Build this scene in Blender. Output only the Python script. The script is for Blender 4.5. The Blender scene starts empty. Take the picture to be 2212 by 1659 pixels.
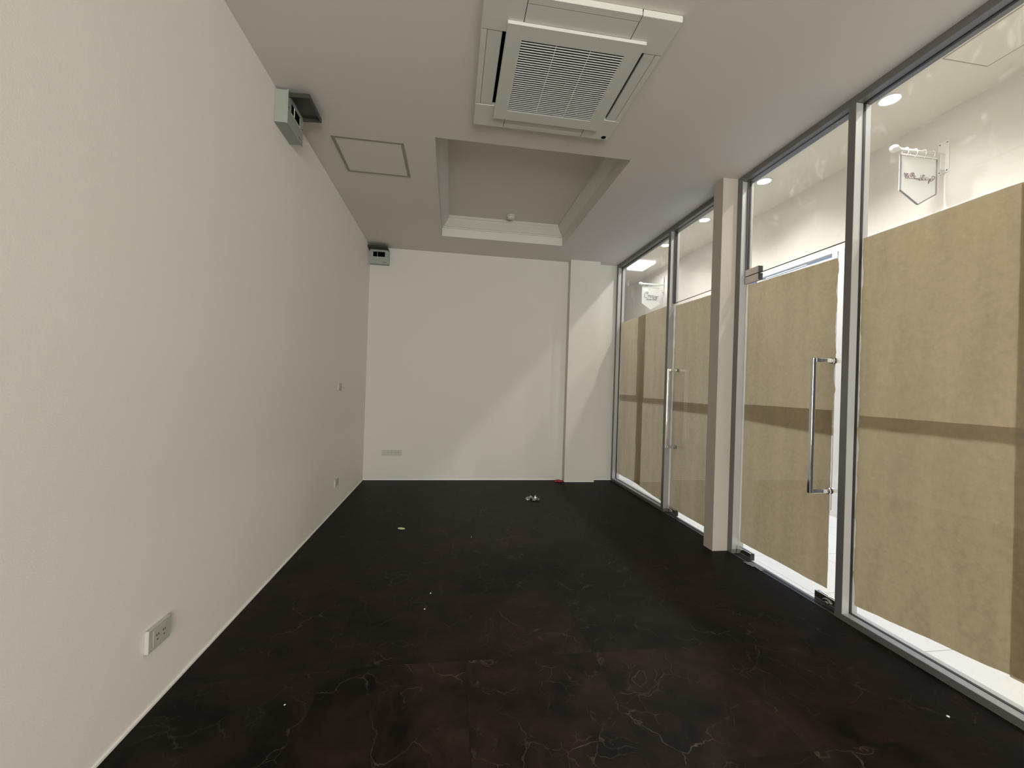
import bpy, bmesh, math, random
from mathutils import Vector, Matrix, noise
random.seed(7)
sc = bpy.context.scene
PI = math.pi

# ------------------------------------------------------------------ camera, world, light, exposure
CAM_H, FOC, YAW, PITCH, ROLL = 1.3, 891.266, 0.144118, 0.004646, 0.0327458
def make_camera():
    cy, sy, cp, sp, cr, sr = math.cos(YAW), math.sin(YAW), math.cos(PITCH), math.sin(PITCH), math.cos(ROLL), math.sin(ROLL)
    f = Vector((sy*cp, cy*cp, sp)); r0 = Vector((cy, -sy, 0)); u0 = r0.cross(f)
    r = cr*r0 + sr*u0; u = -sr*r0 + cr*u0
    cd = bpy.data.cameras.new('camera'); co = bpy.data.objects.new('camera', cd)
    sc.collection.objects.link(co)
    m = Matrix((r, u, -f)).transposed().to_4x4(); m.translation = Vector((0, 0, CAM_H))
    co.matrix_world = m
    cd.sensor_fit = 'HORIZONTAL'; cd.sensor_width = 36; cd.lens = 36*FOC/2212
    cd.clip_start = 0.02; cd.clip_end = 100
    sc.camera = co
make_camera()
w = bpy.data.worlds.new('world'); sc.world = w; w.use_nodes = True
w.node_tree.nodes['Background'].inputs[0].default_value = (0.75, 0.8, 0.9, 1)
w.node_tree.nodes['Background'].inputs[1].default_value = 0.10
sc.view_settings.view_transform = 'Standard'; sc.view_settings.look = 'None'
sc.view_settings.gamma = 1; sc.view_settings.use_curve_mapping = False
sc.view_settings.exposure = 0.32
cyc = sc.cycles
cyc.use_denoising = True
cyc.use_adaptive_sampling = True; cyc.adaptive_threshold = .02
cyc.max_bounces = 10; cyc.diffuse_bounces = 5; cyc.glossy_bounces = 4; cyc.transparent_max_bounces = 24
cyc.transmission_bounces = 6; cyc.caustics_reflective = False; cyc.caustics_refractive = False
cyc.sample_clamp_indirect = 4.0

# room constants (metres)
XL, XR, YD, H = -1.122, 2.289, 5.648, 3.072      # left wall, glass partition, far wall, ceiling
YB = -4.6                                        # wall behind the camera
XO, XG = 2.392, 2.345                            # outer face of partition, glass plane
XC, HC = 4.15, 3.79                              # corridor far wall and ceiling
LX = 3.53                                        # row of corridor downlights
LY = [1.55, 2.95, 4.35, 5.5, 6.6]
LY2 = [-1.5, -.35, .75, 1.90, 3.30, 4.70, 5.85]      # inner row, nearer the glass
ROOM_W = 10.0
SPOT_W, SPOT_W2, SHOP_W, DAYFILL_W = 33.0, 49.0, 14.0, 295.0

def area_light(name, loc, rot, sx, sy, power, col=(1, 1, 1)):
    l = bpy.data.lights.new(name, 'AREA'); l.shape = 'RECTANGLE'; l.size = sx; l.size_y = sy
    l.energy = power; l.color = col
    o = bpy.data.objects.new(name, l); o.location = loc; o.rotation_euler = rot
    sc.collection.objects.link(o); return o
# added area lamp brightening the room from outside the invented rear window
area_light('added_daylight_fill', (0.80, YB-0.30, 1.52), (PI/2, 0, 0), 2.6, 2.3, DAYFILL_W, (1.0, 0.985, 0.96))

# ------------------------------------------------------------------ materials
def srgb(r, g, b):
    f = lambda c: (c/255/12.92) if c/255 <= .04045 else ((c/255+.055)/1.055)**2.4
    return (f(r), f(g), f(b), 1)
def mat(name):
    m = bpy.data.materials.new(name); m.use_nodes = True
    return m, m.node_tree.nodes, m.node_tree.links, m.node_tree.nodes['Principled BSDF']
def tex_coord(n): return n.new('ShaderNodeTexCoord').outputs['Object']
def plain(name, col, rough=.5, metal=0.0, bump=0.0, scale=60, var=0.0, spec=.5):
    m, n, l, b = mat(name)
    b.inputs['Base Color'].default_value = (*col, 1); b.inputs['Roughness'].default_value = rough
    b.inputs['Metallic'].default_value = metal; b.inputs['Specular IOR Level'].default_value = spec
    geo = n.new('ShaderNodeNewGeometry')
    nz = n.new('ShaderNodeTexNoise'); nz.inputs['Scale'].default_value = scale; nz.inputs['Detail'].default_value = 5
    l.new(geo.outputs['Position'], nz.inputs['Vector'])
    if var:
        mx = n.new('ShaderNodeMix'); mx.data_type = 'RGBA'
        mx.inputs[6].default_value = (*[c*(1-var) for c in col], 1); mx.inputs[7].default_value = (*[min(1, c*(1+var)) for c in col], 1)
        n2 = n.new('ShaderNodeTexNoise'); n2.inputs['Scale'].default_value = 1.3; n2.inputs['Detail'].default_value = 4
        l.new(geo.outputs['Position'], n2.inputs['Vector']); l.new(n2.outputs[0], mx.inputs[0]); l.new(mx.outputs[2], b.inputs['Base Color'])
    if bump:
        bp = n.new('ShaderNodeBump'); bp.inputs['Strength'].default_value = bump; bp.inputs['Distance'].default_value = .002
        l.new(nz.outputs[0], bp.inputs['Height']); l.new(bp.outputs[0], b.inputs['Normal'])
    return m
def emit(name, col, strength):
    m, n, l, b = mat(name)
    b.inputs['Base Color'].default_value = (*col, 1)
    b.inputs['Emission Color'].default_value = (*col, 1); b.inputs['Emission Strength'].default_value = strength
    return m

M_WALLL = plain('left_wall_lightened', (.83, .795, .745), .75, bump=.25, scale=170, var=.02, spec=.25)  # wall paint lightened to stand in for light from the glass side
M_WALLE = plain('end_wall_darkened', (.665, .64, .58), .75, bump=.25, scale=170, var=.02, spec=.2)  # wall paint darkened to offset the frontal light
M_PIL = plain('beige_pillar_darkened', (.49, .44, .38), .75, bump=.15, scale=170, spec=.2)  # beige tint, darkened further so the face reads as shaded
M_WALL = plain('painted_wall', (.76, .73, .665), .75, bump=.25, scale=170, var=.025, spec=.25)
M_CEIL = plain('painted_ceiling', (.70, .665, .615), .8, bump=.12, scale=150, var=.02, spec=.2)
M_CORR = plain('corridor_paint', (.72, .68, .645), .8, bump=.1, scale=90, var=.02, spec=.2)
M_CORRC = plain('corridor_ceiling_paint', (.74, .71, .62), .8, bump=.1, scale=90, var=.03, spec=.2)
M_TRIM = plain('moulding_paint', (.64, .62, .565), .5, spec=.3)
M_CAULK = plain('white_caulk', (.85, .84, .80), .6)
M_ALU = plain('satin_aluminium', (.20, .19, .178), .36, metal=.35, bump=.03, scale=300)
M_ALU_LIT = plain('satin_aluminium_lit', (.50, .49, .475), .35, metal=.25)  # paler copy of the frame metal, with lamplight put into its colour
M_ALUW = plain('white_aluminium', (.78, .79, .80), .4)
M_DARK = plain('black_gasket', (.015, .015, .014), .5)
M_STEEL = plain('brushed_steel', (.62, .60, .58), .16, metal=1.0)
M_CHROME = plain('chrome', (.82, .81, .79), .07, metal=1.0)
M_PLAST = plain('white_plastic', (.66, .65, .60), .45)
M_SOCK = plain('socket_plastic', (.50, .485, .44), .45)
M_ACP = plain('air_conditioner_plastic', (.66, .65, .60), .5, spec=.3)
M_SLAT = plain('grille_slat_plastic', (.80, .79, .75), .5)
M_BLACK = plain('black_void', (.004, .004, .004), .9, spec=.05)
M_BOX = plain('grey_enamel', (.335, .355, .31), .45, bump=.1, scale=40, var=.10)
M_BOXD = plain('smoked_cover', (.045, .045, .03), .4, var=.2)
M_GREYF = plain('hatch_frame_paint', (.30, .285, .235), .6)
M_SIGN = plain('white_sign_board', (.84, .85, .84), .45)
M_SIGNE = plain('grey_sign_edge', (.22, .20, .20), .5)
M_IRON = plain('white_painted_iron', (.80, .78, .75), .45)
M_INKP = plain('mauve_ink', (.27, .19, .20), .6)
M_INKG = plain('charcoal_ink', (.09, .09, .09), .6)
M_RED = plain('red_wrapper_foil', (.38, .03, .045), .35)
M_LEAF = plain('pale_leaf', (.62, .66, .42), .6)
M_CRUMB = plain('white_chip', (.85, .84, .80), .6)
M_LAMP = emit('downlight_glow', (1, .96, .88), 28)
M_PANEL = emit('light_panel_glow', (1, 1, .98), .9)
M_TUBE = emit('tube_glow', (.80, .90, 1), 9)
M_SHOP = plain('shop_interior_paint', (.55, .62, .78), .7)

def m_floor():
    m, n, l, b = mat('dark_marble_vinyl')
    geo = n.new('ShaderNodeNewGeometry')
    T = .62
    # tile ids
    sep = n.new('ShaderNodeSeparateXYZ'); l.new(geo.outputs['Position'], sep.inputs[0])
    def mth(op, a, bb=None, cc=None):
        q = n.new('ShaderNodeMath'); q.operation = op
        for i, v in enumerate((a, bb, cc)):
            if v is None: continue
            if isinstance(v, (int, float)): q.inputs[i].default_value = v
            else: l.new(v, q.inputs[i])
        return q.outputs[0]
    u = mth('DIVIDE', mth('SUBTRACT', sep.outputs[0], .107-6.2), T); v = mth('DIVIDE', mth('SUBTRACT', sep.outputs[1], 1.955-6.2), T)
    fu, fv = mth('FRACT', u), mth('FRACT', v)
    eu = mth('MINIMUM', fu, mth('SUBTRACT', 1.0, fu)); ev = mth('MINIMUM', fv, mth('SUBTRACT', 1.0, fv))
    edge = mth('LESS_THAN', mth('MINIMUM', eu, ev), .0022)
    cmb = n.new('ShaderNodeCombineXYZ'); l.new(mth('FLOOR', u), cmb.inputs[0]); l.new(mth('FLOOR', v), cmb.inputs[1])
    wn = n.new('ShaderNodeTexWhiteNoise'); l.new(cmb.outputs[0], wn.inputs['Vector'])
    # each tile gets its own piece of the stone pattern
    off = n.new('ShaderNodeVectorMath'); off.operation = 'MULTIPLY_ADD'
    l.new(wn.outputs['Color'], off.inputs[0]); off.inputs[1].default_value = (9, 9, 9); l.new(geo.outputs['Position'], off.inputs[2])
    P = off.outputs[0]
    warp = n.new('ShaderNodeTexNoise'); warp.inputs['Scale'].default_value = 3.0; warp.inputs['Detail'].default_value = 6
    l.new(P, warp.inputs['Vector'])
    wv = n.new('ShaderNodeVectorMath'); wv.operation = 'MULTIPLY_ADD'; l.new(warp.outputs['Color'], wv.inputs[0]); wv.inputs[1].default_value = (.38, .38, .38); l.new(P, wv.inputs[2])
    def veins(scale, wid, mscale, lo, hi, seed):
        vo = n.new('ShaderNodeTexVoronoi'); vo.feature = 'DISTANCE_TO_EDGE'; vo.inputs['Scale'].default_value = scale
        sh = n.new('ShaderNodeVectorMath'); sh.operation = 'ADD'; sh.inputs[1].default_value = (seed, seed*2, 0); l.new(wv.outputs[0], sh.inputs[0])
        l.new(sh.outputs[0], vo.inputs['Vector'])
        r = n.new('ShaderNodeMapRange'); r.inputs[1].default_value = 0; r.inputs[2].default_value = wid; r.inputs[3].default_value = 1; r.inputs[4].default_value = 0
        l.new(vo.outputs['Distance'], r.inputs[0])
        ns = n.new('ShaderNodeTexNoise'); ns.inputs['Scale'].default_value = mscale; ns.inputs['Detail'].default_value = 4; l.new(sh.outputs[0], ns.inputs['Vector'])
        r2 = n.new('ShaderNodeMapRange'); r2.inputs[1].default_value = lo; r2.inputs[2].default_value = hi; l.new(ns.outputs[0], r2.inputs[0])
        return mth('MULTIPLY', r.outputs[0], r2.outputs[0])
    ve = mth('MAXIMUM', veins(3.6, .011, 4.5, .48, .74, 0), mth('MULTIPLY', veins(9.0, .022, 5.0, .50, .72, 5), .75))
    cl = n.new('ShaderNodeTexNoise'); cl.inputs['Scale'].default_value = 5.0; cl.inputs['Detail'].default_value = 8; cl.inputs['Roughness'].default_value = .62; l.new(wv.outputs[0], cl.inputs['Vector'])
    ramp = n.new('ShaderNodeValToRGB'); cr = ramp.color_ramp
    cr.elements[0].position = .34; cr.elements[0].color = (.0040, .0024, .0014, 1)
    cr.elements[1].position = .72; cr.elements[1].color = (.0215, .0150, .0105, 1)
    l.new(cl.outputs[0], ramp.inputs[0])
    tint = n.new('ShaderNodeMix'); tint.data_type = 'RGBA'; tint.blend_type = 'MULTIPLY'; tint.inputs[0].default_value = 1
    tr = n.new('ShaderNodeValToRGB'); tr.color_ramp.elements[0].color = (.82, .86, .80, 1); tr.color_ramp.elements[1].color = (1.15, 1.03, .98, 1)
    l.new(wn.outputs['Value'], tr.inputs[0]); l.new(ramp.outputs[0], tint.inputs[6]); l.new(tr.outputs[0], tint.inputs[7])
    mv = n.new('ShaderNodeMix'); mv.data_type = 'RGBA'; l.new(mth('MULTIPLY', ve, .5), mv.inputs[0]); l.new(tint.outputs[2], mv.inputs[6]); mv.inputs[7].default_value = (.17, .13, .095, 1)
    me = n.new('ShaderNodeMix'); me.data_type = 'RGBA'; l.new(mth('MULTIPLY', edge, .8), me.inputs[0]); l.new(mv.outputs[2], me.inputs[6]); me.inputs[7].default_value = (.006, .005, .004, 1)
    l.new(me.outputs[2], b.inputs['Base Color'])
    rr = n.new('ShaderNodeMapRange'); rr.inputs[3].default_value = .42; rr.inputs[4].default_value = .62; l.new(cl.outputs[0], rr.inputs[0]); l.new(rr.outputs[0], b.inputs['Roughness'])
    b.inputs['Specular IOR Level'].default_value = .09
    bp = n.new('ShaderNodeBump'); bp.inputs['Strength'].default_value = .25; bp.inputs['Distance'].default_value = .001
    l.new(cl.outputs[0], bp.inputs['Height']); l.new(bp.outputs[0], b.inputs['Normal'])
    return m
def m_tile():
    m, n, l, b = mat('white_corridor_tile')
    geo = n.new('ShaderNodeNewGeometry')
    br = n.new('ShaderNodeTexBrick'); br.offset = 0; br.inputs['Scale'].default_value = 1; br.inputs['Brick Width'].default_value = .6; br.inputs['Row Height'].default_value = .6
    br.inputs['Mortar Size'].default_value = .002; br.inputs['Color1'].default_value = (.82, .83, .84, 1); br.inputs['Color2'].default_value = (.78, .79, .80, 1); br.inputs['Mortar'].default_value = (.38, .38, .38, 1)
    l.new(geo.outputs['Position'], br.inputs['Vector']); l.new(br.outputs[0], b.inputs['Base Color'])
    b.inputs['Roughness'].default_value = .22
    return m
def m_glass(name, dirt):
    m, n, l, b = mat(name); n.remove(b); out = n['Material Output']
    tr = n.new('ShaderNodeBsdfTransparent'); tr.inputs[0].default_value = (.975, .985, .978, 1)
    gl = n.new('ShaderNodeBsdfGlossy'); gl.inputs['Roughness'].default_value = .02
    fr = n.new('ShaderNodeFresnel')          # same index seen from either side of the pane
    g0 = n.new('ShaderNodeNewGeometry'); mi = n.new('ShaderNodeMapRange'); mi.inputs[3].default_value = 1.42; mi.inputs[4].default_value = 1/1.42
    l.new(g0.outputs['Backfacing'], mi.inputs[0]); l.new(mi.outputs[0], fr.inputs[0])
    mx = n.new('ShaderNodeMixShader'); l.new(fr.outputs[0], mx.inputs[0]); l.new(tr.outputs[0], mx.inputs[1]); l.new(gl.outputs[0], mx.inputs[2])
    last = mx.outputs[0]
    if dirt:
        geo = n.new('ShaderNodeNewGeometry')
        mp = n.new('ShaderNodeMapping'); mp.inputs['Scale'].default_value = (1, 5.5, 2.2); mp.inputs['Rotation'].default_value = (.5, 0, 0); l.new(geo.outputs['Position'], mp.inputs[0])
        nz = n.new('ShaderNodeTexNoise'); nz.inputs['Scale'].default_value = 2.6; nz.inputs['Detail'].default_value = 7; nz.inputs['Roughness'].default_value = .68; nz.inputs['Distortion'].default_value = .6
        l.new(mp.outputs[0], nz.inputs['Vector'])
        r = n.new('ShaderNodeMapRange'); r.inputs[1].default_value = .56; r.inputs[2].default_value = .80; r.inputs[3].default_value = .012; r.inputs[4].default_value = dirt; l.new(nz.outputs[0], r.inputs[0])
        tl = n.new('ShaderNodeBsdfTranslucent'); tl.inputs[0].default_value = (.9, .9, .88, 1)
        m2 = n.new('ShaderNodeMixShader'); l.new(r.outputs[0], m2.inputs[0]); l.new(last, m2.inputs[1]); l.new(tl.outputs[0], m2.inputs[2]); last = m2.outputs[0]
    l.new(last, out.inputs[0]); return m
def m_paper(name, col, tcol):
    m, n, l, b = mat(name); n.remove(b); out = n['Material Output']
    geo = n.new('ShaderNodeNewGeometry')
    nz = n.new('ShaderNodeTexNoise'); nz.inputs['Scale'].default_value = 38; nz.inputs['Detail'].default_value = 8; nz.inputs['Roughness'].default_value = .7
    l.new(geo.outputs['Position'], nz.inputs['Vector'])
    mp = n.new('ShaderNodeMapping'); mp.inputs['Scale'].default_value = (1, 3.5, .5); l.new(geo.outputs['Position'], mp.inputs[0])
    n2 = n.new('ShaderNodeTexNoise'); n2.inputs['Scale'].default_value = 2.2; n2.inputs['Detail'].default_value = 4; l.new(mp.outputs[0], n2.inputs['Vector'])
    add = n.new('ShaderNodeMath'); add.operation = 'MULTIPLY_ADD'; add.inputs[1].default_value = .55; l.new(nz.outputs[0], add.inputs[0])
    h2 = n.new('ShaderNodeMath'); h2.operation = 'MULTIPLY'; h2.inputs[1].default_value = .45; l.new(n2.outputs[0], h2.inputs[0]); l.new(h2.outputs[0], add.inputs[2])
    def ramp(c):
        r = n.new('ShaderNodeValToRGB'); r.color_ramp.elements[0].position = .36; r.color_ramp.elements[1].position = .64
        r.color_ramp.elements[0].color = (*[x*.86 for x in c], 1); r.color_ramp.elements[1].color = (*[x*1.14 for x in c], 1)
        l.new(add.outputs[0], r.inputs[0]); return r.outputs[0]
    d = n.new('ShaderNodeBsdfDiffuse'); l.new(ramp(col), d.inputs[0])
    t = n.new('ShaderNodeBsdfTranslucent'); l.new(ramp(tcol), t.inputs[0])
    mx = n.new('ShaderNodeAddShader'); l.new(d.outputs[0], mx.inputs[0]); l.new(t.outputs[0], mx.inputs[1])
    l.new(mx.outputs[0], out.inputs[0]); return m
def m_film():
    m, n, l, b = mat('clear_plastic_film'); n.remove(b); out = n['Material Output']
    tr = n.new('ShaderNodeBsdfTransparent'); gl = n.new('ShaderNodeBsdfGlossy'); gl.inputs['Roughness'].default_value = .12
    gl.inputs[0].default_value = (.85, .86, .9, 1)
    mx = n.new('ShaderNodeMixShader'); mx.inputs[0].default_value = .42; l.new(tr.outputs[0], mx.inputs[1]); l.new(gl.outputs[0], mx.inputs[2]); l.new(mx.outputs[0], out.inputs[0])
    return m
M_FLOOR, M_TILE = m_floor(), m_tile()
M_GLASS, M_GLASSD = m_glass('clear_glass', 0), m_glass('smudged_glass', .16)
M_PAPER = m_paper('kraft_paper', (.37, .29, .195), (.185, .155, .103))
M_FILM = m_film()

# ------------------------------------------------------------------ mesh helpers
class MB:
    def __init__(s): s.b = bmesh.new()
    def box(s, x0, x1, y0, y1, z0, z1, bev=0.0, rot=None):
        r = bmesh.ops.create_cube(s.b, size=1)
        vs = r['verts']
        mt = Matrix.Translation(((x0+x1)/2, (y0+y1)/2, (z0+z1)/2))
        if rot: mt = mt @ rot
        mt = mt @ Matrix.Diagonal((abs(x1-x0), abs(y1-y0), abs(z1-z0), 1))
        bmesh.ops.transform(s.b, matrix=mt, verts=vs)
        if bev:
            es = list({e for v in vs for e in v.link_edges})
            bmesh.ops.bevel(s.b, geom=es, offset=bev, segments=2, affect='EDGES', profile=.5)
        return s
    def frame(s, axis, a0, a1, b0, b1, t, c0, c1):
        """rectangular ring; axis = normal axis; a,b = the two other axes in order; no overlap at corners"""
        for (p0, p1, q0, q1) in ((a0, a1, b0, b0+t), (a0, a1, b1-t, b1), (a0, a0+t, b0+t, b1-t), (a1-t, a1, b0+t, b1-t)):
            if axis == 'x': s.box(c0, c1, p0, p1, q0, q1)
            elif axis == 'y': s.box(p0, p1, c0, c1, q0, q1)
            else: s.box(p0, p1, q0, q1, c0, c1)
        return s
    def tube(s, pts, r, seg=10, closed=False, cap=True):
        pts = [Vector(p) for p in pts]; rings = []
        N = len(pts)
        rr = r if isinstance(r, (list, tuple)) else [r]*N
        for i, p in enumerate(pts):
            if closed: d = pts[(i+1) % N]-pts[i-1]
            else: d = (pts[min(i+1, N-1)]-pts[max(i-1, 0)])
            d.normalize()
            a = Vector((0, 0, 1)) if abs(d.z) < .9 else Vector((0, 1, 0))
            u = d.cross(a).normalized(); v = d.cross(u)
            rings.append([s.b.verts.new(p+(u*math.cos(2*PI*k/seg)+v*math.sin(2*PI*k/seg))*rr[i]) for k in range(seg)])
        for i in range(N if closed else N-1):
            A, B = rings[i], rings[(i+1) % N]
            for k in range(seg): s.b.faces.new((A[k], A[(k+1) % seg], B[(k+1) % seg], B[k]))
        if cap and not closed:
            s.b.faces.new(rings[0][::-1]); s.b.faces.new(rings[-1])
        return s
    def lathe(s, prof, c=(0, 0, 0), seg=32, axis='z', cap=True):
        c = Vector(c); rings = []
        for r, h in prof:
            ring = []
            for k in range(seg):
                a = 2*PI*k/seg
                q = Vector((r*math.cos(a), r*math.sin(a), h))
                if axis == 'x': q = Vector((h, r*math.cos(a), r*math.sin(a)))
                elif axis == 'y': q = Vector((r*math.cos(a), h, r*math.sin(a)))
                ring.append(s.b.verts.new(c+q))
            rings.append(ring)
        for A, B in zip(rings, rings[1:]):
            for k in range(seg): s.b.faces.new((A[k], A[(k+1) % seg], B[(k+1) % seg], B[k]))
        if cap: s.b.faces.new(rings[0]); s.b.faces.new(rings[-1])
        return s
    def prism(s, poly, axis, c0, c1):
        """poly of 2D points extruded along axis ('x': (y,z), 'y': (x,z), 'z': (x,y))"""
        def P(p, c): return {'x': (c, p[0], p[1]), 'y': (p[0], c, p[1]), 'z': (p[0], p[1], c)}[axis]
        A = [s.b.verts.new(P(p, c0)) for p in poly]; B = [s.b.verts.new(P(p, c1)) for p in poly]
        s.b.faces.new(A); s.b.faces.new(B[::-1])
        for i in range(len(poly)):
            j = (i+1) % len(poly); s.b.faces.new((A[i], B[i], B[j], A[j]))
        return s
    def build(s, name, m, parent=None, smooth=False, loc=None, fix=True):
        if fix: bmesh.ops.recalc_face_normals(s.b, faces=s.b.faces[:])
        me = bpy.data.meshes.new(name); s.b.to_mesh(me); s.b.free()
        me.materials.append(m)
        if smooth:
            for p in me.polygons: p.use_smooth = True
        o = bpy.data.objects.new(name, me); sc.collection.objects.link(o)
        if parent: o.parent = parent
        if loc: o.location = loc
        return o
def tag(o, label=None, cat=None, group=None, kind=None):
    if label: o['label'] = label
    if cat: o['category'] = cat
    if group: o['group'] = group
    if kind: o['kind'] = kind
    return o
def thing(name, label, cat, loc=(0, 0, 0), rotz=0, group=None, kind=None):
    o = bpy.data.objects.new(name, None); sc.collection.objects.link(o)
    o.location = loc; o.rotation_euler = (0, 0, rotz); o.empty_display_size = .1
    return tag(o, label, cat, group, kind)
def copy_tree(o, parent=None):
    c = o.copy(); sc.collection.objects.link(c)
    if parent: c.parent = parent
    for ch in [q for q in bpy.data.objects if q.parent == o]: copy_tree(ch, c)
    return c

# ------------------------------------------------------------------ room shell
tag(MB().box(XL-.12, XR, YB-.12, YD+.12, -.12, 0).build('floor', M_FLOOR), 'dark brown marbled vinyl tile floor of the empty shop', 'floor', kind='structure')
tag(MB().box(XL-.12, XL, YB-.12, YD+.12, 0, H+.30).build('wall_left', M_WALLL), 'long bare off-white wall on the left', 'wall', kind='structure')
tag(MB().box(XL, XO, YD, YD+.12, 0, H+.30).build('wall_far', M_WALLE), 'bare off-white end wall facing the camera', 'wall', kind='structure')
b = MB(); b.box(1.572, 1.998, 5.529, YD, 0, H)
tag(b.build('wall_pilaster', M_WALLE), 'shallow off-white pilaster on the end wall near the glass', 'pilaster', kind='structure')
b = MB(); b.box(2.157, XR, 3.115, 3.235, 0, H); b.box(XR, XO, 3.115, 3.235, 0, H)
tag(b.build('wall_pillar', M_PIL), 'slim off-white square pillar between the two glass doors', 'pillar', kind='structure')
# unseen wall behind the camera, with an added window to let fill light in
b = MB()
b.box(XL, -.60, YB-.12, YB, 0, H); b.box(2.17, XR, YB-.12, YB, 0, H); b.box(-.60, 2.17, YB-.12, YB, 0, .30); b.box(-.60, 2.17, YB-.12, YB, 2.75, H)
tag(b.build('wall_back', M_WALL), 'off-white wall with an added window opening behind the camera', 'wall', kind='structure')
wn = thing('added_window', 'added unseen window behind the camera, an opening for fill light', 'window', (0, YB-.06, 0), kind='structure')
MB().frame('y', -.60, 2.17, .30, 2.75, .05, -.03, .03).build('window_frame', M_ALU, wn)
MB().box(-.55, 2.12, -.004, .004, .35, 2.70).build('glass_pane', M_GLASS, wn)

# ceiling with the tray opening
TX0, TX1, TY0, TY1, TZ = -.180, 1.308, 3.02, 5.02, 3.30
b = MB()
b.box(XL, TX0, YB, YD, H, H+.05); b.box(TX1, XO, YB, YD, H, H+.05)
b.box(TX0, TX1, YB, TY0, H, H+.05); b.box(TX0, TX1, TY1, YD, H, H+.05)
b.frame('z', TX0-.04, TX1+.04, TY0-.04, TY1+.04, .04, H+.05, TZ)
b.box(TX0-.04, TX1+.04, TY0-.04, TY1+.04, TZ, TZ+.05)
tag(b.build('ceiling', M_CEIL), 'plain off-white plasterboard ceiling', 'ceiling', kind='structure')
# stepped cornice inside the tray: a mitred loop of one profile
prof = [(0, 0), (0, .098), (.012, .100), (.012, .112), (.022, .116), (.030, .128), (.046, .150), (.064, .176), (.074, .196), (.082, .200), (.082, .228)]
bm = bmesh.new(); loops = []
for d, z in [(-.004, -.0)] + prof[1:] + []:
    d = max(d, .002)
    loops.append([bm.verts.new((x, y, H+z)) for x, y in ((TX0+d, TY0+d), (TX1-d, TY0+d), (TX1-d, TY1-d), (TX0+d, TY1-d))])
for A, B in zip(loops, loops[1:]):
    for k in range(4): bm.faces.new((A[k], A[(k+1) % 4], B[(k+1) % 4], B[k]))
b = MB(); b.b.free(); b.b = bm
tag(b.build('trim_1', M_TRIM, fix=False), 'stepped white cornice lining the recessed ceiling tray', 'cornice', kind='structure')
# thin white sealant bead along the floor edges
b = MB()
b.box(XL, XL+.007, YB, YD, 0, .009); b.box(XL, 1.572, YD-.007, YD, 0, .009)
b.box(1.998, XR, YD-.007, YD, 0, .009); b.box(1.572, 1.998, 5.522, 5.529, 0, .009)
tag(b.build('trim_2', M_CAULK), 'thin white sealant bead where walls meet the dark floor', 'sealant', kind='structure')

# ------------------------------------------------------------------ glass partition on the right
YN = -1.9
FB, FT = .035, 3.028        # bottom rail top, head rail bottom
wr = thing('wall_right', 'grey aluminium framework of the glass shopfront on the right', 'partition frame', (XR, 0, 0), kind='structure')
D_ = XO-XR
def post(y0, y1, z0=0, z1=FT):
    m = MB().box(0, D_, y0, y1, z0, z1, .0015).build('mullion', M_ALU, wr)
    MB().box(.0015, D_-.0015, y0-.0010, y0-.0001, z0+FB, z1-.002).build('lit_reveal_strip', M_ALU_LIT, m)  # added strip, paler to imitate lamplight on the near-facing reveal
post(5.592, YD); post(4.165, 4.214); post(3.2355, 3.262); post(3.058, 3.1145); post(2.104, 2.150)
post(.640, .686); post(-.80, -.754); post(YN-.05, YN)
for y0, y1 in ((3.236, YD), (YN-.05, 3.1145)): MB().box(0, D_, y0, y1, FT, H, .0015).build('head_rail', M_ALU, wr)
for y0, y1 in ((4.2145, 5.5915), (.6865, 2.1035), (-.7535, .6395), (YN, -.8005)):
    br_ = MB().box(0, D_, y0, y1, .0005, FB, .0015).build('bottom_rail', M_ALU, wr)
    MB().box(.0015, D_-.0015, y0, y1-.001, FB+.0001, FB+.0012).build('lit_rail_strip', M_ALU_LIT, br_)  # added strip, paler as if the rail top were lit
b = MB(); b.box(XR, XO, YB-.12, YN-.05, 0, H)
b.box(XR, XO, YB-.12, YD+.12, H+.05, HC)
tag(b.build('wall_bulkhead', M_WALL), 'off-white bulkhead above the glass shopfront', 'wall', kind='structure')

def fixed_window(nm, label, y0, y1, z0, z1, glass=M_GLASSD, bead=0, z_only=False):
    t = thing(nm, label, 'window', (XG, (y0+y1)/2, z0), kind='structure')
    hy, hz = (y1-y0)/2, z1-z0
    MB().box(-.005, .005, -hy+.004, hy-.004, .004, hz-.004).build('glass_pane', glass, t)
    if bead:
        b = MB(); b.box(-.022, .022, hy-bead, hy, 0, hz); b.box(-.022, .022, -hy, -hy+bead, 0, hz); b.box(-.022, .022, -hy+bead, hy-bead, hz-bead, hz)
        b.build('glazing_bead', M_ALU, t)
    g = MB()
    g.frame('x', -hy+bead+.0, hy-bead, 0, hz-bead, .004, -.0085, .0085)
    g.build('gasket', M_DARK, t)
    return t
fixed_window('window_1', 'nearest fixed glass panel, brown paper up to door height', 2.104-1.418, 2.104, FB, FT)
fixed_window('window_2', 'far fixed glass panel beside the end wall, brown paper up to door height', 4.214, 5.592, FB, FT)
def transom(nm, label, y0, y1):
    t = thing(nm, label, 'window', (XG, (y0+y1)/2, 2.247), kind='structure'); hy = (y1-y0)/2; hz = FT-2.247
    MB().box(-.005, .005, -hy+.018, hy-.018, 0, hz-.006).build('glass_pane', M_GLASSD, t)
    b = MB(); b.box(-.014, .014, hy-.018, hy, .0, hz); b.box(-.014, .014, -hy, -hy+.018, .0, hz)
    b.box(-.012, .012, -hy+.018, hy-.018, hz-.005, hz); b.build('glazing_bead', M_ALU, t)
    g = MB(); g.box(-.0055, .0055, -hy+.018, hy-.018, -.0015, .0015); g.box(-.0085, .0085, hy-.0215, hy-.018, 0, hz-.006); g.box(-.0085, .0085, -hy+.018, hy*-1+.0215, 0, hz-.006)
    g.build('gasket', M_DARK, t)
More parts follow.
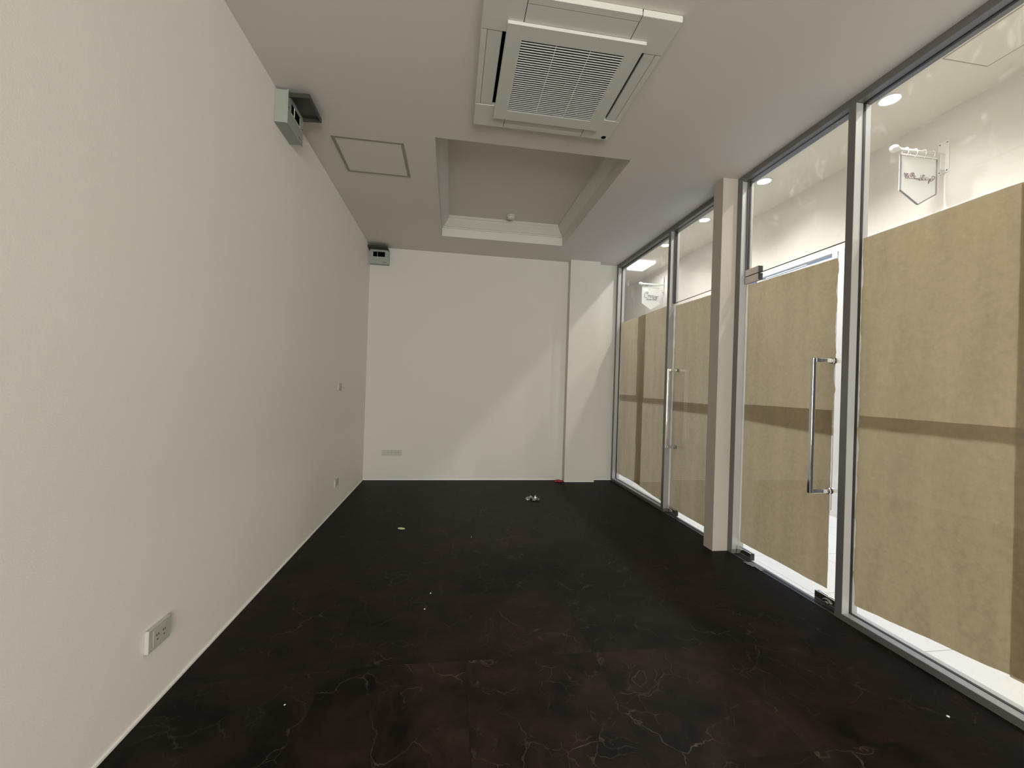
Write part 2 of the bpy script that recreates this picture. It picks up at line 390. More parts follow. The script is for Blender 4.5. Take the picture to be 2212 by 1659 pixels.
transom('window_3', 'clear glass transom above the near glass door', 2.150, 3.058)
transom('window_4', 'clear glass transom above the far glass door', 3.262, 4.165)
fixed_window('window_6', 'fixed glass panel beside the camera', -.754, .640, FB, FT)
fixed_window('window_7', 'fixed glass panel behind the camera', YN, -.80, FB, FT)

def pull_handle(parent, y, z0, z1, reach, bar_w, bar_t):
    """square-section D pull on the room side with its twin outside"""
    for s in (-1, 1):
        h = MB()
        x0 = -.006*(-s) if s > 0 else -.006
        xo = s*reach
        h.box(min(xo, xo+s*bar_t), max(xo, xo+s*bar_t), y-bar_w/2, y+bar_w/2, z0-.012, z1+.012, .002)
        for z in (z0, z1):
            h.box(min(s*.006, xo), max(s*.006, xo), y-bar_w/2, y+bar_w/2, z-.012, z+.012, .002)
        ho = h.build('pull_handle', M_CHROME, parent)
        r = MB()
        for z in (z0, z1): r.lathe([(.017, 0), (.020, s*.002), (.020, s*.010), (.017, s*.012)], (s*.0055, y, z), 20, 'x')
        r.build('rose', M_STEEL, ho)
def patch(parent, nm, y0, y1, z0, z1, m=M_STEEL):
    b = MB()
    for s in (-1, 1): b.box(min(s*.0055, s*.017), max(s*.0055, s*.017), y0, y1, z0, z1, .0015)
    o = b.build(nm, m, parent)
    g = MB(); g.box(-.0185, .0185, y0-.0015, y0+.0005, z0+.002, z1-.002); g.build('cover_edge', M_DARK, o)
    return o
def glass_door(nm, label, y0, y1, hinge_side, reach):
    """frameless glass door; local y from the leaf's centre"""
    t = thing(nm, label, 'door', (XG, (y0+y1)/2, 0), kind='structure'); hy = (y1-y0)/2
    MB().box(-.005, .005, -hy+.006, hy-.006, .010, 2.240).build('glass_pane', M_GLASS, t)
    s = hinge_side
    ys = sorted((s*hy-s*.008, s*hy-s*.160))
    patch(t, 'top_hinge', ys[0], ys[1], 2.188, 2.2425)
    patch(t, 'transom_hinge', ys[0], ys[1], 2.2485, 2.300)
    patch(t, 'bottom_hinge', ys[0], ys[1], .006, .062, M_CHROME)
    ys = sorted((-s*hy+s*.008, -s*hy+s*.175))
    lk = patch(t, 'lock_patch', ys[0], ys[1], .004, .066, M_CHROME)
    k = MB(); c = -s*(hy-.085)
    pts = [(-.0195, c+.034*math.cos(a), .016+.034*math.sin(a)) for a in [PI*i/14 for i in range(2, 13)]]
    k.tube(pts, .0055, 8); k.lathe([(.009, -.026), (.011, -.024), (.011, -.0165)], (0, c, .028), 18, 'x')
    k.build('lock_cylinder', M_STEEL, lk, smooth=True)
    pull_handle(t, -s*(hy-.107), .712, 1.522, reach, .022, .022)
    return t
glass_door('door_1', 'near frameless glass door covered in brown paper with long steel pull', 2.150, 3.058, 1, .128)
d2 = glass_door('door_2', 'far frameless glass door half hidden behind the slim white pillar', 3.262, 4.165, -1, .088)
for n_, (y0, y1) in enumerate(((2.150, 3.058), (3.262, 4.165))):
    th = thing('trim_%d' % (3+n_), 'narrow metal threshold channel under the %s glass door' % ('near', 'far')[n_], 'threshold', (XR, (y0+y1)/2, 0), kind='structure'); hy = (y1-y0)/2
    MB().box(0.0, .003, -hy, hy, 0, .0045).build('channel_edge', M_STEEL, th)
    MB().box(.003, .040, -hy, hy, 0, .0015).build('channel', M_DARK, th)
    MB().box(.040, .062, -hy, hy, 0, .003, .0008).build('floor_strip', M_ALU, th)

# ------------------------------------------------------------------ brown paper taped to the corridor side of the glass
def sheet(label, y0, y1, z0, z1, off, seed, rag=(.003, .003, .003, .003), tilt=(0, 0, 0, 0)):
    """rag: wobble of far(y1), near(y0), bottom, top edge; tilt: extra dz at (near bottom, far bottom, near top, far top)"""
    ny, nz = 30, 60
    bm = bmesh.new(); g = []
    W_, H_ = y1-y0, z1-z0
    def nn(t, k, f=9.0): return noise.noise(Vector((t*f, k*7.3+seed*3.1, seed*1.7))) + .5*noise.noise(Vector((t*f*3.1, k*2.3+seed, 4.2)))
    for i in range(ny+1):
        col = []
        for j in range(nz+1):
            u, v = i/ny, j/nz
            yy = y0+u*W_ + (u**6)*rag[0]*nn(v*H_, 1) - ((1-u)**6)*rag[1]*abs(nn(v*H_, 2))
            lo = z0+(1-u)*tilt[0]+u*tilt[1]; hi = z1+(1-u)*tilt[2]+u*tilt[3]
            zz = lo+v*(hi-lo) + ((1-v)**10)*rag[2]*nn(u*W_, 3, 5) + (v**10)*rag[3]*nn(u*W_, 4, 5)
            xx = off + .0008*noise.noise(Vector((yy*3, zz*3, seed)))
            col.append(bm.verts.new((xx, yy-(y0+y1)/2, zz-z0)))
        g.append(col)
    for i in range(ny):
        for j in range(nz): bm.faces.new((g[i][j], g[i+1][j], g[i+1][j+1], g[i][j+1]))
    me = bpy.data.meshes.new('brown_paper_sheet'); bm.to_mesh(me); bm.free(); me.materials.append(M_PAPER)
    for p in me.polygons: p.use_smooth = True
    o = bpy.data.objects.new('brown_paper_sheet', me); sc.collection.objects.link(o); o.location = (XG+.008, (y0+y1)/2, z0)
    return tag(o, label, 'paper sheet', 'brown paper sheets covering the glass')
sheet('upper brown paper sheet on the nearest fixed glass panel', 1.345, 2.096, 1.122, 2.232, .0045, 1, (.010, .001, .004, .004))
sheet('lower brown paper sheet on the nearest fixed glass panel', 1.345, 2.090, .100, 1.194, .0015, 2, (.012, .001, .006, .002), (.06, -.01, 0, 0))
sheet('upper brown paper sheet at the right edge of the photo', .700, 1.418, 1.115, 2.226, .0065, 3, (.001, .003, .004, .004))
sheet('lower brown paper sheet at the right edge of the photo', .700, 1.414, .150, 1.190, .0030, 4, (.001, .003, .004, .002))
sheet('upper brown paper sheet on the near glass door, torn along its right edge', 2.262, 3.046, 1.070, 2.172, .0045, 5, (.003, .016, .004, .003), (-.016, .016, -.006, .010))
sheet('lower brown paper sheet on the near glass door', 2.264, 3.046, .100, 1.214, .0015, 6, (.003, .004, .004, .002))
sheet('upper brown paper sheet on the far glass door behind the pillar', 3.270, 4.150, 1.095, 2.212, .0045, 7, (.010, .003, .003, .003), (0, 0, -.010, .010))
sheet('lower brown paper sheet on the far glass door behind the pillar', 3.270, 4.148, .055, 1.190, .0015, 8, (.008, .003, .003, .002))
sheet('upper brown paper sheet on the far fixed panel, beside the end wall', 4.845, 5.583, 1.144, 2.250, .0045, 9, (.005, .006, .006, .003))
sheet('lower brown paper sheet on the far fixed panel, beside the end wall', 4.860, 5.580, .115, 1.229, .0015, 10, (.006, .004, .005, .004))
sheet('upper brown paper sheet on the far fixed panel, beside the far door', 4.222, 5.055, 1.144, 2.250, .0065, 11, (.010, .002, .004, .003), (0, 0, .006, 0))
sheet('lower brown paper sheet on the far fixed panel, beside the far door', 4.222, 5.015, .060, 1.207, .0030, 12, (.010, .002, .012, .003), (0, .055, 0, 0))

# ------------------------------------------------------------------ ceiling cassette air conditioner
ac = thing('cassette_air_conditioner', 'square white cassette air conditioner in the ceiling with slatted centre grille', 'air conditioner', (.552, 2.287, H))
X0, X1, Y0, Y1 = -.469, .469, -.477, .477
def acb(*a, **k): return MB().box(*a, **k)
# four corner blocks and a backing
bb = MB()
gx, gy = .268, .270      # half length of the flap gaps
for sx in (-1, 1):
    for sy in (-1, 1):
        bb.box(min(sx*(gx+.003), sx*.469), max(sx*(gx+.003), sx*.469), min(sy*(gy+.003), sy*.477), max(sy*(gy+.003), sy*.477), -.032, -.0005, .003)
# inner floor of the panel behind the grille
bb.box(-gx-.003, gx+.003, -gy-.003, gy+.003, -.012, -.0005)
bb.build('panel', M_ACP, ac)
ag = MB(); ag.frame('z', -.468, .468, -.476, .476, .21, -.010, -.0008); ag.build('panel_backing', M_BLACK, ac)
# flaps (air outlet vanes) and the fixed outer lips, one per side
for nm, bx in (('near', (-gx, gx, -.477, -.360)), ('far', (-gx, gx, .360, .477)), ('left', (-.469, -.352, -gy, gy)), ('right', (.352, .469, -gy, gy))):
    x0, x1, y0, y1 = bx
    if nm == 'near': a, c = (x0, x1, y0, y0+.036), (x0, x1, y0+.0375, y1+.030)
    if nm == 'far': a, c = (x0, x1, y1-.036, y1), (x0, x1, y0-.010, y1-.0375)
    if nm == 'left': a, c = (x0, x0+.030, y0, y1), (x0+.0315, x1-.012, y0, y1)
    if nm == 'right': a, c = (x1-.030, x1, y0, y1), (x0+.024, x1-.0315, y0, y1)
    acb(*a, -.031, -.0006, bev=.002).build('outlet_lip', M_ACP, ac)
    acb(*c, -.030, -.011, bev=.003).build('air_flap', M_ACP, ac)
# raised centre intake grille
gr = MB()
GX, GY = .350, .354; LXh, LYh = .270, .269
gr.box(-GX, GX, -GY, -LYh, -.048, -.032); gr.box(-GX, GX, LYh, GY, -.048, -.032)
gr.box(-GX, -LXh, -LYh, LYh, -.048, -.032); gr.box(LXh, GX, -LYh, LYh, -.048, -.032)
go = gr.build('intake_grille', M_ACP, ac, loc=(.004, .012, 0))
v = MB(); v.box(-LXh, LXh, -LYh, LYh, -.0345, -.0325); v.build('grille_backing', M_BLACK, go)
NS = 33
for i in range(NS):
    y = -LYh+(i+.80)*(2*LYh)/NS
    MB().box(-LXh, LXh, y-.0027, y+.0027, -.0475, -.0445).build('slat', M_SLAT, go)
for x in (-.09, .09): MB().box(x-.0016, x+.0016, -LYh, LYh, -.0465, -.0435).build('slat_tie', M_ACP, go)
MB().lathe([(.016, -.0325), (.016, -.0335), (.012, -.0345)], (.428, .448, 0), 20).build('remote_sensor', M_BLACK, ac)

# lamp added unseen behind the camera to light the walls and air conditioner
cl = thing('added_ceiling_lamp', 'added round fill lamp, unseen behind the camera', 'ceiling lamp', (1.15, -1.3, H))
MB().lathe([(.17, -.0005), (.18, -.012), (.175, -.028)], (0, 0, 0), 40).build('lamp_base', M_PLAST, cl, True)
MB().lathe([(.165, -.0285), (.160, -.045), (.12, -.058), (.03, -.064)], (0, 0, 0), 40).build('lamp_shade', M_PANEL, cl, True)
ll = bpy.data.lights.new('added_lamp_light', 'AREA'); ll.shape = 'DISK'; ll.size = .3; ll.energy = ROOM_W; ll.color = (1, .98, .95)
lo = bpy.data.objects.new('added_lamp_light', ll); lo.location = (1.15, -1.3, H-.07); sc.collection.objects.link(lo)

# ------------------------------------------------------------------ ceiling access hatch
ht = thing('ceiling_access_hatch', 'square white access hatch with a grey frame in the ceiling', 'access hatch', (-.672, 3.395, H))
MB().frame('z', -.258, .258, -.255, .255, .022, -.004, -.0002).build('hatch_frame', M_GREYF, ht)
MB().box(-.2355, .2355, -.2325, .2325, -.0025, -.0002).build('hatch_panel', M_CEIL, ht)

# ------------------------------------------------------------------ smoke detector in the tray
sd = thing('smoke_detector', 'small round white smoke detector in the ceiling tray', 'smoke detector', (.62, 4.80, TZ))
MB().lathe([(.052, -.0005), (.052, -.010), (.046, -.014)], (0, 0, 0), 32).build('base_plate', M_PLAST, sd, True)
MB().lathe([(.044, -.0135), (.044, -.030), (.034, -.040), (.016, -.043)], (0, 0, 0), 32).build('sensor_housing', M_PLAST, sd, True)

# ------------------------------------------------------------------ consumer unit boxes with lifted covers
def breaker_box(label, loc, rotz, lift):
    """local: back on y=0, front towards -y, x = width, z up from the bottom"""
    t = thing('breaker_box', label, 'breaker box', loc, rotz, 'grey breaker boxes high on the walls')
    Wd, Hd, Dp = .248, .200, .073
    b = MB(); b.box(-Wd/2, Wd/2, -Dp, -.0005, 0, Hd, .003); b.build('enclosure', M_BOX, t)
    # front plate: four strips round the breaker opening
    oz0, oz1, ox = .085, .155, .075
    fy0, fy1 = -Dp-.0065, -Dp-.0005
    f = MB(); f.box(-Wd/2-.003, Wd/2+.003, fy0, fy1, -.003, oz0); f.box(-Wd/2-.003, Wd/2+.003, fy0, fy1, oz1, Hd+.003)
    f.box(-Wd/2-.003, -ox, fy0, fy1, oz0, oz1); f.box(ox, Wd/2+.003, fy0, fy1, oz0, oz1)
    fo = f.build('front_plate', M_BOX, t)
    v = MB(); v.box(-ox, ox, fy1-.0015, fy1, oz0, oz1); v.build('breaker_slot', M_BLACK, t)
    s = MB(); s.box(-ox, ox, fy0-.003, fy1, oz0-.001, oz0+.003); s.box(-.022, -.0195, fy0-.0005, fy1-.002, oz0+.003, oz1); s.build('slot_lip', M_PLAST, fo)
    for x in (-Wd/2+.012, Wd/2-.012): MB().lathe([(.004, fy0-.002), (.004, fy0+.001)], (x, 0, .10), 10, 'y').build('screw', M_DARK, fo)
    MB().box(.055, .095, fy0-.001, fy0+.001, .018, .023).build('rating_mark', M_DARK, fo)
    # lifted cover: shallow tray hinged along the top
    cv = MB(); L = .118; wv = .122
    cv.box(-wv, wv, -L, 0, .010, .016); cv.box(-wv, wv, -L, -L+.008, -.010, .010)
    cv.box(-wv, -wv+.008, -L+.008, 0, -.010, .010); cv.box(wv-.008, wv, -L+.008, 0, -.010, .010)
    c = cv.build('lifted_cover', M_BOXD, t); c.location = (0, fy0-.001, Hd-.030); c.rotation_euler = (lift, 0, 0)
    return t
breaker_box('grey breaker box with lifted cover on the left wall under the ceiling', (XL, 2.805, 2.857), PI/2, math.radians(-3))
breaker_box('smaller-looking grey breaker box with lifted cover in the far left corner', (-.996, YD, 2.836), 0, math.radians(-8))

# ------------------------------------------------------------------ sockets and switches
def plate(label, nm, loc, rotz, wd, hd, th, holes):
    t = thing(nm, label, 'wall socket' if holes else 'wall plate', loc, rotz, 'white electrical plates on the walls')
    b = MB(); b.box(-wd/2, wd/2, -th, -.0004, -hd/2, hd/2, .0025); b.build('face_plate', M_SOCK, t)
    if holes:
        i = MB(); i.box(-wd*.30, wd*.30, -th-.0015, -th, -hd*.34, hd*.34, .0006); ins = i.build('socket_insert', M_SOCK, t)
        for cx in (-wd*.15, wd*.15):
            h = MB()
            h.box(cx-.0035, cx-.0010, -th-.0025, -th-.0012, .004, .012); h.box(cx+.007, cx+.0095, -th-.0025, -th-.0012, .004, .012)
            h.lathe([(.0028, -th-.0025), (.0028, -th-.0012)], (cx+.003, 0, -.010), 12, 'y')
            h.build('pin_holes', M_DARK, ins)
    else:
        MB().box(-wd*.22, wd*.22, -th-.003, -th, -hd*.30, hd*.30, .001).build('rocker', M_SOCK, t)
    return t
plate('nearest double socket low on the left wall', 'wall_socket', (XL, 1.808, .278), PI/2, .124, .088, .016, True)
plate('small double socket low on the left wall near the far corner', 'wall_socket', (XL, 4.352, .272), PI/2, .120, .074, .012, True)
plate('small switch plate at mid height on the left wall', 'light_switch', (XL, 4.350, 1.234), PI/2, .118, .072, .012, False)
plate('blank plate on the end wall, left of the pair', 'wall_plate', (-.8285, YD, .362), 0, .128, .074, .010, False)
plate('double socket on the end wall, right of the pair', 'wall_socket', (-.6965, YD, .362), 0, .128, .076, .013, True)

# ------------------------------------------------------------------ litter on the floor
def crumple(nm, label, cat, loc, sx, sy, hz, m, seed, n=14, shape=None, group=None):
    bm = bmesh.new(); g = []
    for i in range(n+1):
        row = []
        for j in range(n+1):
            u, v = i/n-.5, j/n-.5
            x = u*sx*(1+.35*noise.noise(Vector((v*3, seed, 0)))); y = v*sy*(1+.35*noise.noise(Vector((u*3, seed, 5))))
            if shape == 'leaf': y = v*sy*math.sqrt(max(.0, 1-(2*u)**2))+.0
            z = .0012+hz*abs(noise.noise(Vector((u*4.2, v*4.2, seed))))*1.6
            row.append(bm.verts.new((x, y, z)))
        g.append(row)
    for i in range(n):
        for j in range(n): bm.faces.new((g[i][j], g[i+1][j], g[i+1][j+1], g[i][j+1]))
    bm.normal_update()
    me = bpy.data.meshes.new(nm); bm.to_mesh(me); bm.free(); me.materials.append(m)
    o = bpy.data.objects.new(nm, me); sc.collection.objects.link(o); o.location = loc; o.rotation_euler = (0, 0, random.uniform(-.5, .5))
    sm = o.modifiers.new('thickness', 'SOLIDIFY'); sm.thickness = .0008; sm.offset = 1
    return tag(o, label, cat, group)
crumple('sweet_wrapper', 'crumpled red wrapper on the floor beside the pilaster', 'wrapper', (1.50, 5.56, 0), .10, .09, .022, M_RED, 3)
crumple('plastic_wrap_scrap', 'crumpled clear plastic scrap on the far floor', 'plastic scrap', (.964, 4.66, 0), .15, .10, .05, M_FILM, 8)
crumple('plastic_film_scrap', 'crumpled clear plastic film at the near door threshold', 'plastic scrap', (2.292, 2.80, .005), .055, .15, .013, M_FILM, 12)
crumple('fallen_leaf', 'small pale green leaf on the dark floor', 'leaf', (-.403, 3.765, 0), .062, .045, .006, M_LEAF, 2, shape='leaf')
for k, (x, y, r, where) in enumerate(((.205, 3.534, .004, 'beyond the centre of the floor, right of the pale leaf'), (-.089, 2.599, .0045, 'in the middle of the dark floor, the farther of a close pair'),
                               (-.114, 2.42, .0042, 'in the middle of the dark floor, the nearer of a close pair'), (-.617, 1.756, .0035, 'near the left foreground of the dark floor'),
                               (2.06, 1.42, .006, 'close to the bottom rail at the lower right'))):
    q = MB(); q.lathe([(r*.5, 0), (r, r*.25), (r*.9, r*.6), (r*.4, r*.9)], (0, 0, 0), 7)
    o = q.build('paint_chip', M_CRUMB); o.location = (x, y, 0); o.rotation_euler = (0, 0, k)
    tag(o, 'tiny white chip ' + where, 'chip', 'white chips on the floor')

# ------------------------------------------------------------------ the corridor outside
CY0, CY1 = YB-.12, 12.0
tag(MB().box(XR, 6.2, CY0, CY1, -.12, -.0005).build('floor_corridor', M_TILE), 'glossy white tile floor of the corridor outside', 'floor', kind='structure')
tag(MB().box(XO-.1, XC+.12, CY0, CY1, HC, HC+.1).build('ceiling_corridor', M_CORRC), 'cream ceiling of the corridor outside', 'ceiling', kind='structure')
SY0, SY1, SZ = 2.62, 6.30, 2.94      # shop opening across the corridor
b = MB(); b.box(XC, XC+.12, CY0, SY0, 0, HC); b.box(XC, XC+.12, SY1, CY1, 0, HC); b.box(XC, XC+.12, SY0, SY1, SZ, HC)
tag(b.build('wall_corridor_opposite', M_CORR), 'white corridor wall across from the shop', 'wall', kind='structure')
b = MB(); b.box(XR, XC+.12, CY1, CY1+.1, 0, HC); b.box(XO, XC+.12, CY0-.1, CY0, 0, HC); b.box(XO-.1, XO, YD+.12, CY1, 0, HC)
tag(b.build('wall_corridor_ends', M_CORR), 'white side and end walls of the corridor', 'wall', kind='structure')
# opposite shopfront
sf = thing('window_8', 'white framed shop window across the corridor', 'window', (XC, 0, 0), kind='structure')
f = MB()
f.box(-.02, .06, SY0, SY1, SZ-.05, SZ); f.box(-.02, .06, SY0, SY1, 0, .06)
for y in (SY0, 3.885, 3.965, 5.10, SY1-.05): f.box(-.02, .06, y, y+.062, .06, SZ-.05)
f.box(.0, .05, SY0+.062, 3.885, SZ-.14, SZ-.10); f.box(.0, .05, 4.027, 5.10, SZ-.115, SZ-.09)
f.build('window_frame', M_ALUW, sf)
g = MB()
for y0, y1 in ((SY0+.062, 3.885), (4.027, 5.10), (5.162, SY1-.05)): g.box(.018, .026, y0, y1, .06, SZ-.05)
g.build('glass_pane', M_GLASS, sf)
b = MB(); b.box(6.0, 6.1, SY0-.3, SY1+.3, 0, 3.3); b.box(XC+.12, 6.0, SY0-.3, SY0-.2, 0, 3.3); b.box(XC+.12, 6.0, SY1+.2, SY1+.3, 0, 3.3); b.box(XC+.12, 6.0, SY0-.2, SY1+.2, 3.2, 3.3)
tag(b.build('wall_opposite_shop', M_SHOP), 'pale blue interior walls of the shop across the corridor', 'wall', kind='structure')
def tube_light(y0, y1, x, z, label):
    t = thing('tube_light', label, 'tube light', (x, (y0+y1)/2, z), group='tube lights in the shop across the corridor'); h = (y1-y0)/2
    MB().box(-.03, .03, -h, h, .02, .06, .004).build('housing', M_ALUW, t)
    MB().tube([(0, -h+.03, 0), (0, h-.03, 0)], .015, 14).build('tube', M_TUBE, t, True)
    for a, c in ((-h, -h+.03), (h-.03, h)): MB().box(-.015, .015, a, c, -.018, .02).build('end_cap', M_PLAST, t)
    s = area_light('tube_glow_light', (x, (y0+y1)/2, z-.03), (0, 0, 0), .05, 2*h, SHOP_W, (.72, .84, 1)); s.visible_glossy = True
tube_light(4.90, 6.05, 4.68, 3.08, 'lit white fluorescent tube inside the shop across the corridor')
tube_light(2.75, 3.80, 4.9, 3.08, 'second fluorescent tube inside the shop across the corridor, nearer the camera')

# downlights: one of each with parts, then copies
def downlight():
    t = thing('recessed_downlight', '', 'downlight', (0, 0, 0), group='downlights in the corridor ceiling')
    MB().lathe([(.066, -.0005), (.084, -.001), (.084, -.005), (.074, -.009), (.066, -.005), (.066, -.0005)], (0, 0, 0), 36, 'z', False).build('trim_ring', M_ALUW, t, True)
    MB().lathe([(.0655, -.0015), (.0655, -.004)], (0, 0, 0), 36).build('lamp_face', M_LAMP, t)
    return t
dl0 = None
dlab = ['corridor downlight just ahead of the camera, out at the right edge',
        'lit downlight seen through the nearest fixed panel, above the hanging sign', 'lit downlight seen at the top left of the near transom', 'lit downlight seen at the top of the far transom',
        'farthest corridor downlight, beyond the far transom']
dlab2 = ['inner-row corridor downlight at the back end', 'inner-row corridor downlight behind the camera', 'inner-row corridor downlight beside the nearest fixed panel',
         'inner-row corridor downlight above the near door', 'inner-row corridor downlight above the far door', 'inner-row corridor downlight above the far fixed panel', 'inner-row corridor downlight past the end wall']
for i, y in enumerate(LY + LY2):
    row2 = i >= len(LY)
    if i == 0: dl0 = downlight(); d = dl0
    else: d = copy_tree(dl0)
    px = 3.02 if row2 else LX
    d.location = (px, y, HC); d['label'] = (dlab + dlab2)[i]
    l = bpy.data.lights.new('downlight_beam', 'SPOT'); l.energy = SPOT_W2 if row2 else SPOT_W; l.spot_size = math.radians(138 if not row2 else 146); l.spot_blend = .6 if row2 else 1.0; l.shadow_soft_size = .035; l.color = (1, .968, .925)
    o = bpy.data.objects.new('downlight_beam', l); o.location = (px, y, HC-.045); sc.collection.objects.link(o)
pn = thing('square_ceiling_light', 'bright white square ceiling light seen through the far fixed panel', 'ceiling light', (3.62, 7.72, HC))
MB().box(-.17, .17, -.28, .28, -.050, -.0005, .006).build('light_panel', M_PANEL, pn)
MB().lathe([(.10, -.0505), (.11, -.055), (.09, -.060)], (0, .02, 0), 36).build('centre_ring', M_PANEL, pn, True)
area_light('square_light_beam', (3.62, 7.72, HC-.08), (0, 0, 0), .3, .5, 9, (1, 1, .97))
hc = thing('corridor_ceiling_hatch', 'faint square access hatch in the corridor ceiling at upper right', 'access hatch', (3.66, 2.27, HC))
MB().frame('z', -.20, .20, -.26, .26, .006, -.002, -.0003).build('hatch_seam', M_GREYF, hc)
MB().box(-.193, .193, -.253, .253, -.0015, -.0003).build('hatch_panel', M_CORRC, hc)

# ------------------------------------------------------------------ projecting signs
def ring(b, c, r, t=.0022): b.tube([(c[0]+.2*r*math.sin(a), c[1]+r*math.sin(a)*.9, c[2]+r*math.cos(a)) for a in [2*PI*i/18 for i in range(18)]], t, 6, closed=True)
def stroke(b, pts, r, y):
    # smooth polyline through the points
    P = [Vector((x, y, z)) for x, z in pts]; out = []
    for i in range(len(P)-1):
        p0, p1, p2, p3 = P[max(i-1, 0)], P[i], P[i+1], P[min(i+2, len(P)-1)]
        for k in range(4):
            t = k/4
            out.append(.5*((2*p1)+(-p0+p2)*t+(2*p0-5*p1+4*p2-p3)*t*t+(-p0+3*p1-3*p2+p3)*t**3))
    out.append(P[-1]); b.tube(out, r, 6)
SB = [[[4.053,3.215],[4.046,3.22],[4.03,3.221],[4.021,3.213],[4.025,3.206]],[[4.053,3.215],[4.05,3.203],[4.036,3.189],[4.018,3.177],[4.008,3.178],[4.009,3.19],[4.022,3.197],[4.036,3.196]],[[4.009,3.199],[4.002,3.184],[3.996,3.168],[3.993,3.155],[3.988,3.16],[3.992,3.18],[4.002,3.198]],[[3.985,3.202],[3.983,3.19],[3.973,3.181],[3.961,3.181],[3.956,3.19],[3.959,3.199],[3.971,3.202]],[[3.959,3.199],[3.951,3.181],[3.941,3.179]],[[3.946,3.198],[3.932,3.191],[3.924,3.181],[3.936,3.178]],[[3.943,3.221],[3.933,3.222],[3.925,3.214],[3.932,3.205],[3.943,3.213],[3.943,3.221]],[[3.932,3.205],[3.92,3.195],[3.916,3.18],[3.924,3.177]],[[3.913,3.22],[3.906,3.211],[3.91,3.203]],[[3.913,3.194],[3.898,3.193],[3.893,3.184],[3.904,3.173],[3.914,3.177]],[[3.904,3.173],[3.88,3.178],[3.856,3.18],[3.836,3.182]],[[3.893,3.189],[3.875,3.186],[3.863,3.183]],[[3.859,3.2],[3.845,3.205],[3.839,3.198],[3.849,3.188],[3.86,3.185]],[[3.838,3.227],[3.828,3.219],[3.83,3.203],[3.839,3.21],[3.843,3.22],[3.831,3.23],[3.814,3.227],[3.804,3.22],[3.803,3.206],[3.809,3.196],[3.819,3.196],[3.822,3.208],[3.815,3.221]],[[3.833,3.182],[3.823,3.179],[3.816,3.184]],[[3.809,3.181],[3.801,3.177],[3.796,3.182]],[[3.793,3.205],[3.782,3.199],[3.78,3.192],[3.792,3.19]],[[3.789,3.184],[3.779,3.178],[3.772,3.18]],[[3.783,3.219],[3.773,3.216],[3.761,3.216],[3.749,3.213],[3.743,3.217],[3.751,3.22]],[[3.781,3.212],[3.765,3.205],[3.746,3.204]],[[3.773,3.206],[3.762,3.196],[3.748,3.194]],[[3.768,3.194],[3.755,3.186],[3.761,3.177],[3.771,3.182]]]
SA = [[[3.797,3.22],[3.804,3.251],[3.775,3.265],[3.751,3.244],[3.732,3.2],[3.733,3.165],[3.758,3.147],[3.787,3.157]],[[3.797,3.22],[3.776,3.222],[3.771,3.242]],[[3.806,3.189],[3.818,3.198],[3.812,3.154]],[[3.819,3.186],[3.835,3.199]],[[3.872,3.193],[3.852,3.196],[3.844,3.172],[3.857,3.157],[3.873,3.174],[3.875,3.193],[3.874,3.162],[3.886,3.161]],[[3.893,3.191],[3.918,3.196],[3.903,3.16],[3.924,3.154],[3.933,3.127],[3.917,3.102],[3.908,3.121],[3.932,3.158]],[[3.943,3.19],[3.944,3.167],[3.965,3.164],[3.976,3.192]],[[3.976,3.192],[3.99,3.166],[3.995,3.138],[3.971,3.106],[3.95,3.116],[3.962,3.14],[4.002,3.178],[4.026,3.195]]]
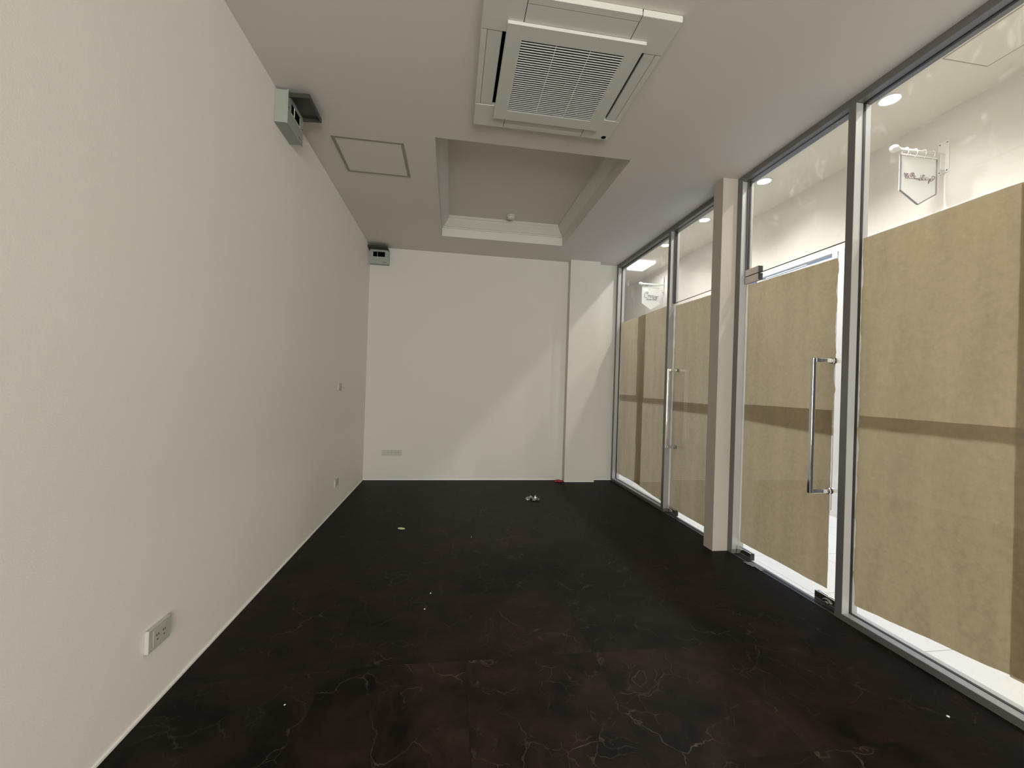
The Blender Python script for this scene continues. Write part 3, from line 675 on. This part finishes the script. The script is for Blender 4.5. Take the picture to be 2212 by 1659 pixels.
def bracket_sign(label, y, strokes, sr, ink, scroll, bx0, bx1, bz1, bzs, bzp, edge):
    t = thing('hanging_shop_sign', label, 'sign', (XC, y, 3.42), group='pennant signs on the corridor wall')
    L = XC
    rz = 0.0   # rod height, local
    b = MB(); b.tube([(-.006, 0, rz), (-.46, 0, rz)], .0135, 16)
    b.build('rod', M_IRON, t, True)
    MB().lathe([(.014, -.535+.0), (.020, -.530), (.029, -.515), (.031, -.498), (.025, -.480), (.017, -.468), (.019, -.460), (.014, -.455)], (0, 0, rz), 20, 'x').build('finial', M_IRON, t, True)
    if not scroll:
        p = MB(); p.box(-.006, -.0005, -.042, .042, -.160, .118, .0015); po = p.build('mounting_plate', M_IRON, t)
        s = MB()
        for yy in (-.028, .028):
            for zz in (-.143, .100): MB().lathe([(.0055, -.0085), (.0055, -.006)], (0, yy, zz), 12, 'x').build('screw', M_INKG, po)
        MB().box(-.050, -.006, -.013, .013, -.135, .012, .002).build('brace', M_IRON, t)
    else:
        s = MB()
        s.tube([(-.012, 0, -.20), (-.012, 0, .02)], .006, 8)
        s.tube([(-.012-.024*math.sin(a), 0, -.20+.024*math.cos(a)-.024) for a in [i*PI/8 for i in range(0, 13)]], .005, 8)
        s.tube([(-.10, 0, -.006), (-.085, 0, -.05), (-.05, 0, -.12), (-.018, 0, -.17)], .005, 8)
        s.build('scroll_brace', M_IRON, t, True)
        MB().lathe([(.006, .0), (.010, .03), (.017, .07), (.021, .10), (.016, .125), (.010, .132), (.014, .150), (.010, .165)], (-.028, 0, .01), 16).build('candle_ornament', M_IRON, t, True)
    # pennant board
    lx0, lx1 = bx0-L, bx1-L; z1, zs, zp = bz1-3.42, bzs-3.42, bzp-3.42; mx = (lx0+lx1)/2
    poly = [(lx0, zs), (mx, zp), (lx1, zs), (lx1, z1), (lx0, z1)]
    bo = MB().prism(poly, 'y', -.006, .006).build('sign_board', M_SIGN, t)
    e = MB()
    for i in range(5):
        if not edge and i == 3: pass
        a, c = poly[i], poly[(i+1) % 5]
        e.tube([(a[0], -.0065, a[1]), (c[0], -.0065, c[1])], .0055 if edge else .0022, 6)
    e.build('board_edge', M_SIGNE if edge else M_IRON, bo)
    c = MB(); c.box(lx0, lx1, -.012, .012, z1-.004, z1+.010, .002); c.build('top_bar', M_IRON, bo)
    for k in range(4):
        r = MB(); xx = lx0+.05+(lx1-lx0-.10)*k/3
        ring(r, (xx, 0, (z1+.012)/2-.004), abs(z1)/2+.016)
        r.build('hanging_ring', M_IRON, t, True)
    k = MB()
    for st in strokes: stroke(k, [(x-L, z-3.42) for x, z in st], sr, -.0072)
    k.build('lettering', ink, bo, True)
    return t, bo
bracket_sign('white pennant sign with mauve back-to-front script, on a plate bracket', 3.0, SB, .0027, M_INKP, False, 3.706, 4.068, 3.372, 3.070, 2.964, True)
ta, boa = bracket_sign('white pennant sign reading Crazy closet, seen through the far fixed panel', 7.762, SA, .0042, M_INKG, True, 3.680, 4.055, 3.352, 3.033, 2.915, False)
def flat_text(body, size, loc, m, parent, mirror=False):
    cu = bpy.data.curves.new('lettering', 'FONT'); cu.body = body; cu.size = size; cu.extrude = .001; cu.align_x = 'CENTER'; cu.shear = .25
    o = bpy.data.objects.new('lettering_source', cu); sc.collection.objects.link(o)
    dg = bpy.context.evaluated_depsgraph_get(); me = bpy.data.meshes.new_from_object(o.evaluated_get(dg))
    bpy.data.objects.remove(o)
    for vtx in me.vertices:
        x, yy, z = vtx.co; vtx.co = (-x if mirror else x, -z, yy)
    me.materials.append(m)
    q = bpy.data.objects.new('lettering', me); sc.collection.objects.link(q); q.parent = parent; q.location = loc
    return q
flat_text('closet', .052, (3.825-XC, -.0075, 3.100-3.42), M_INKG, boa)
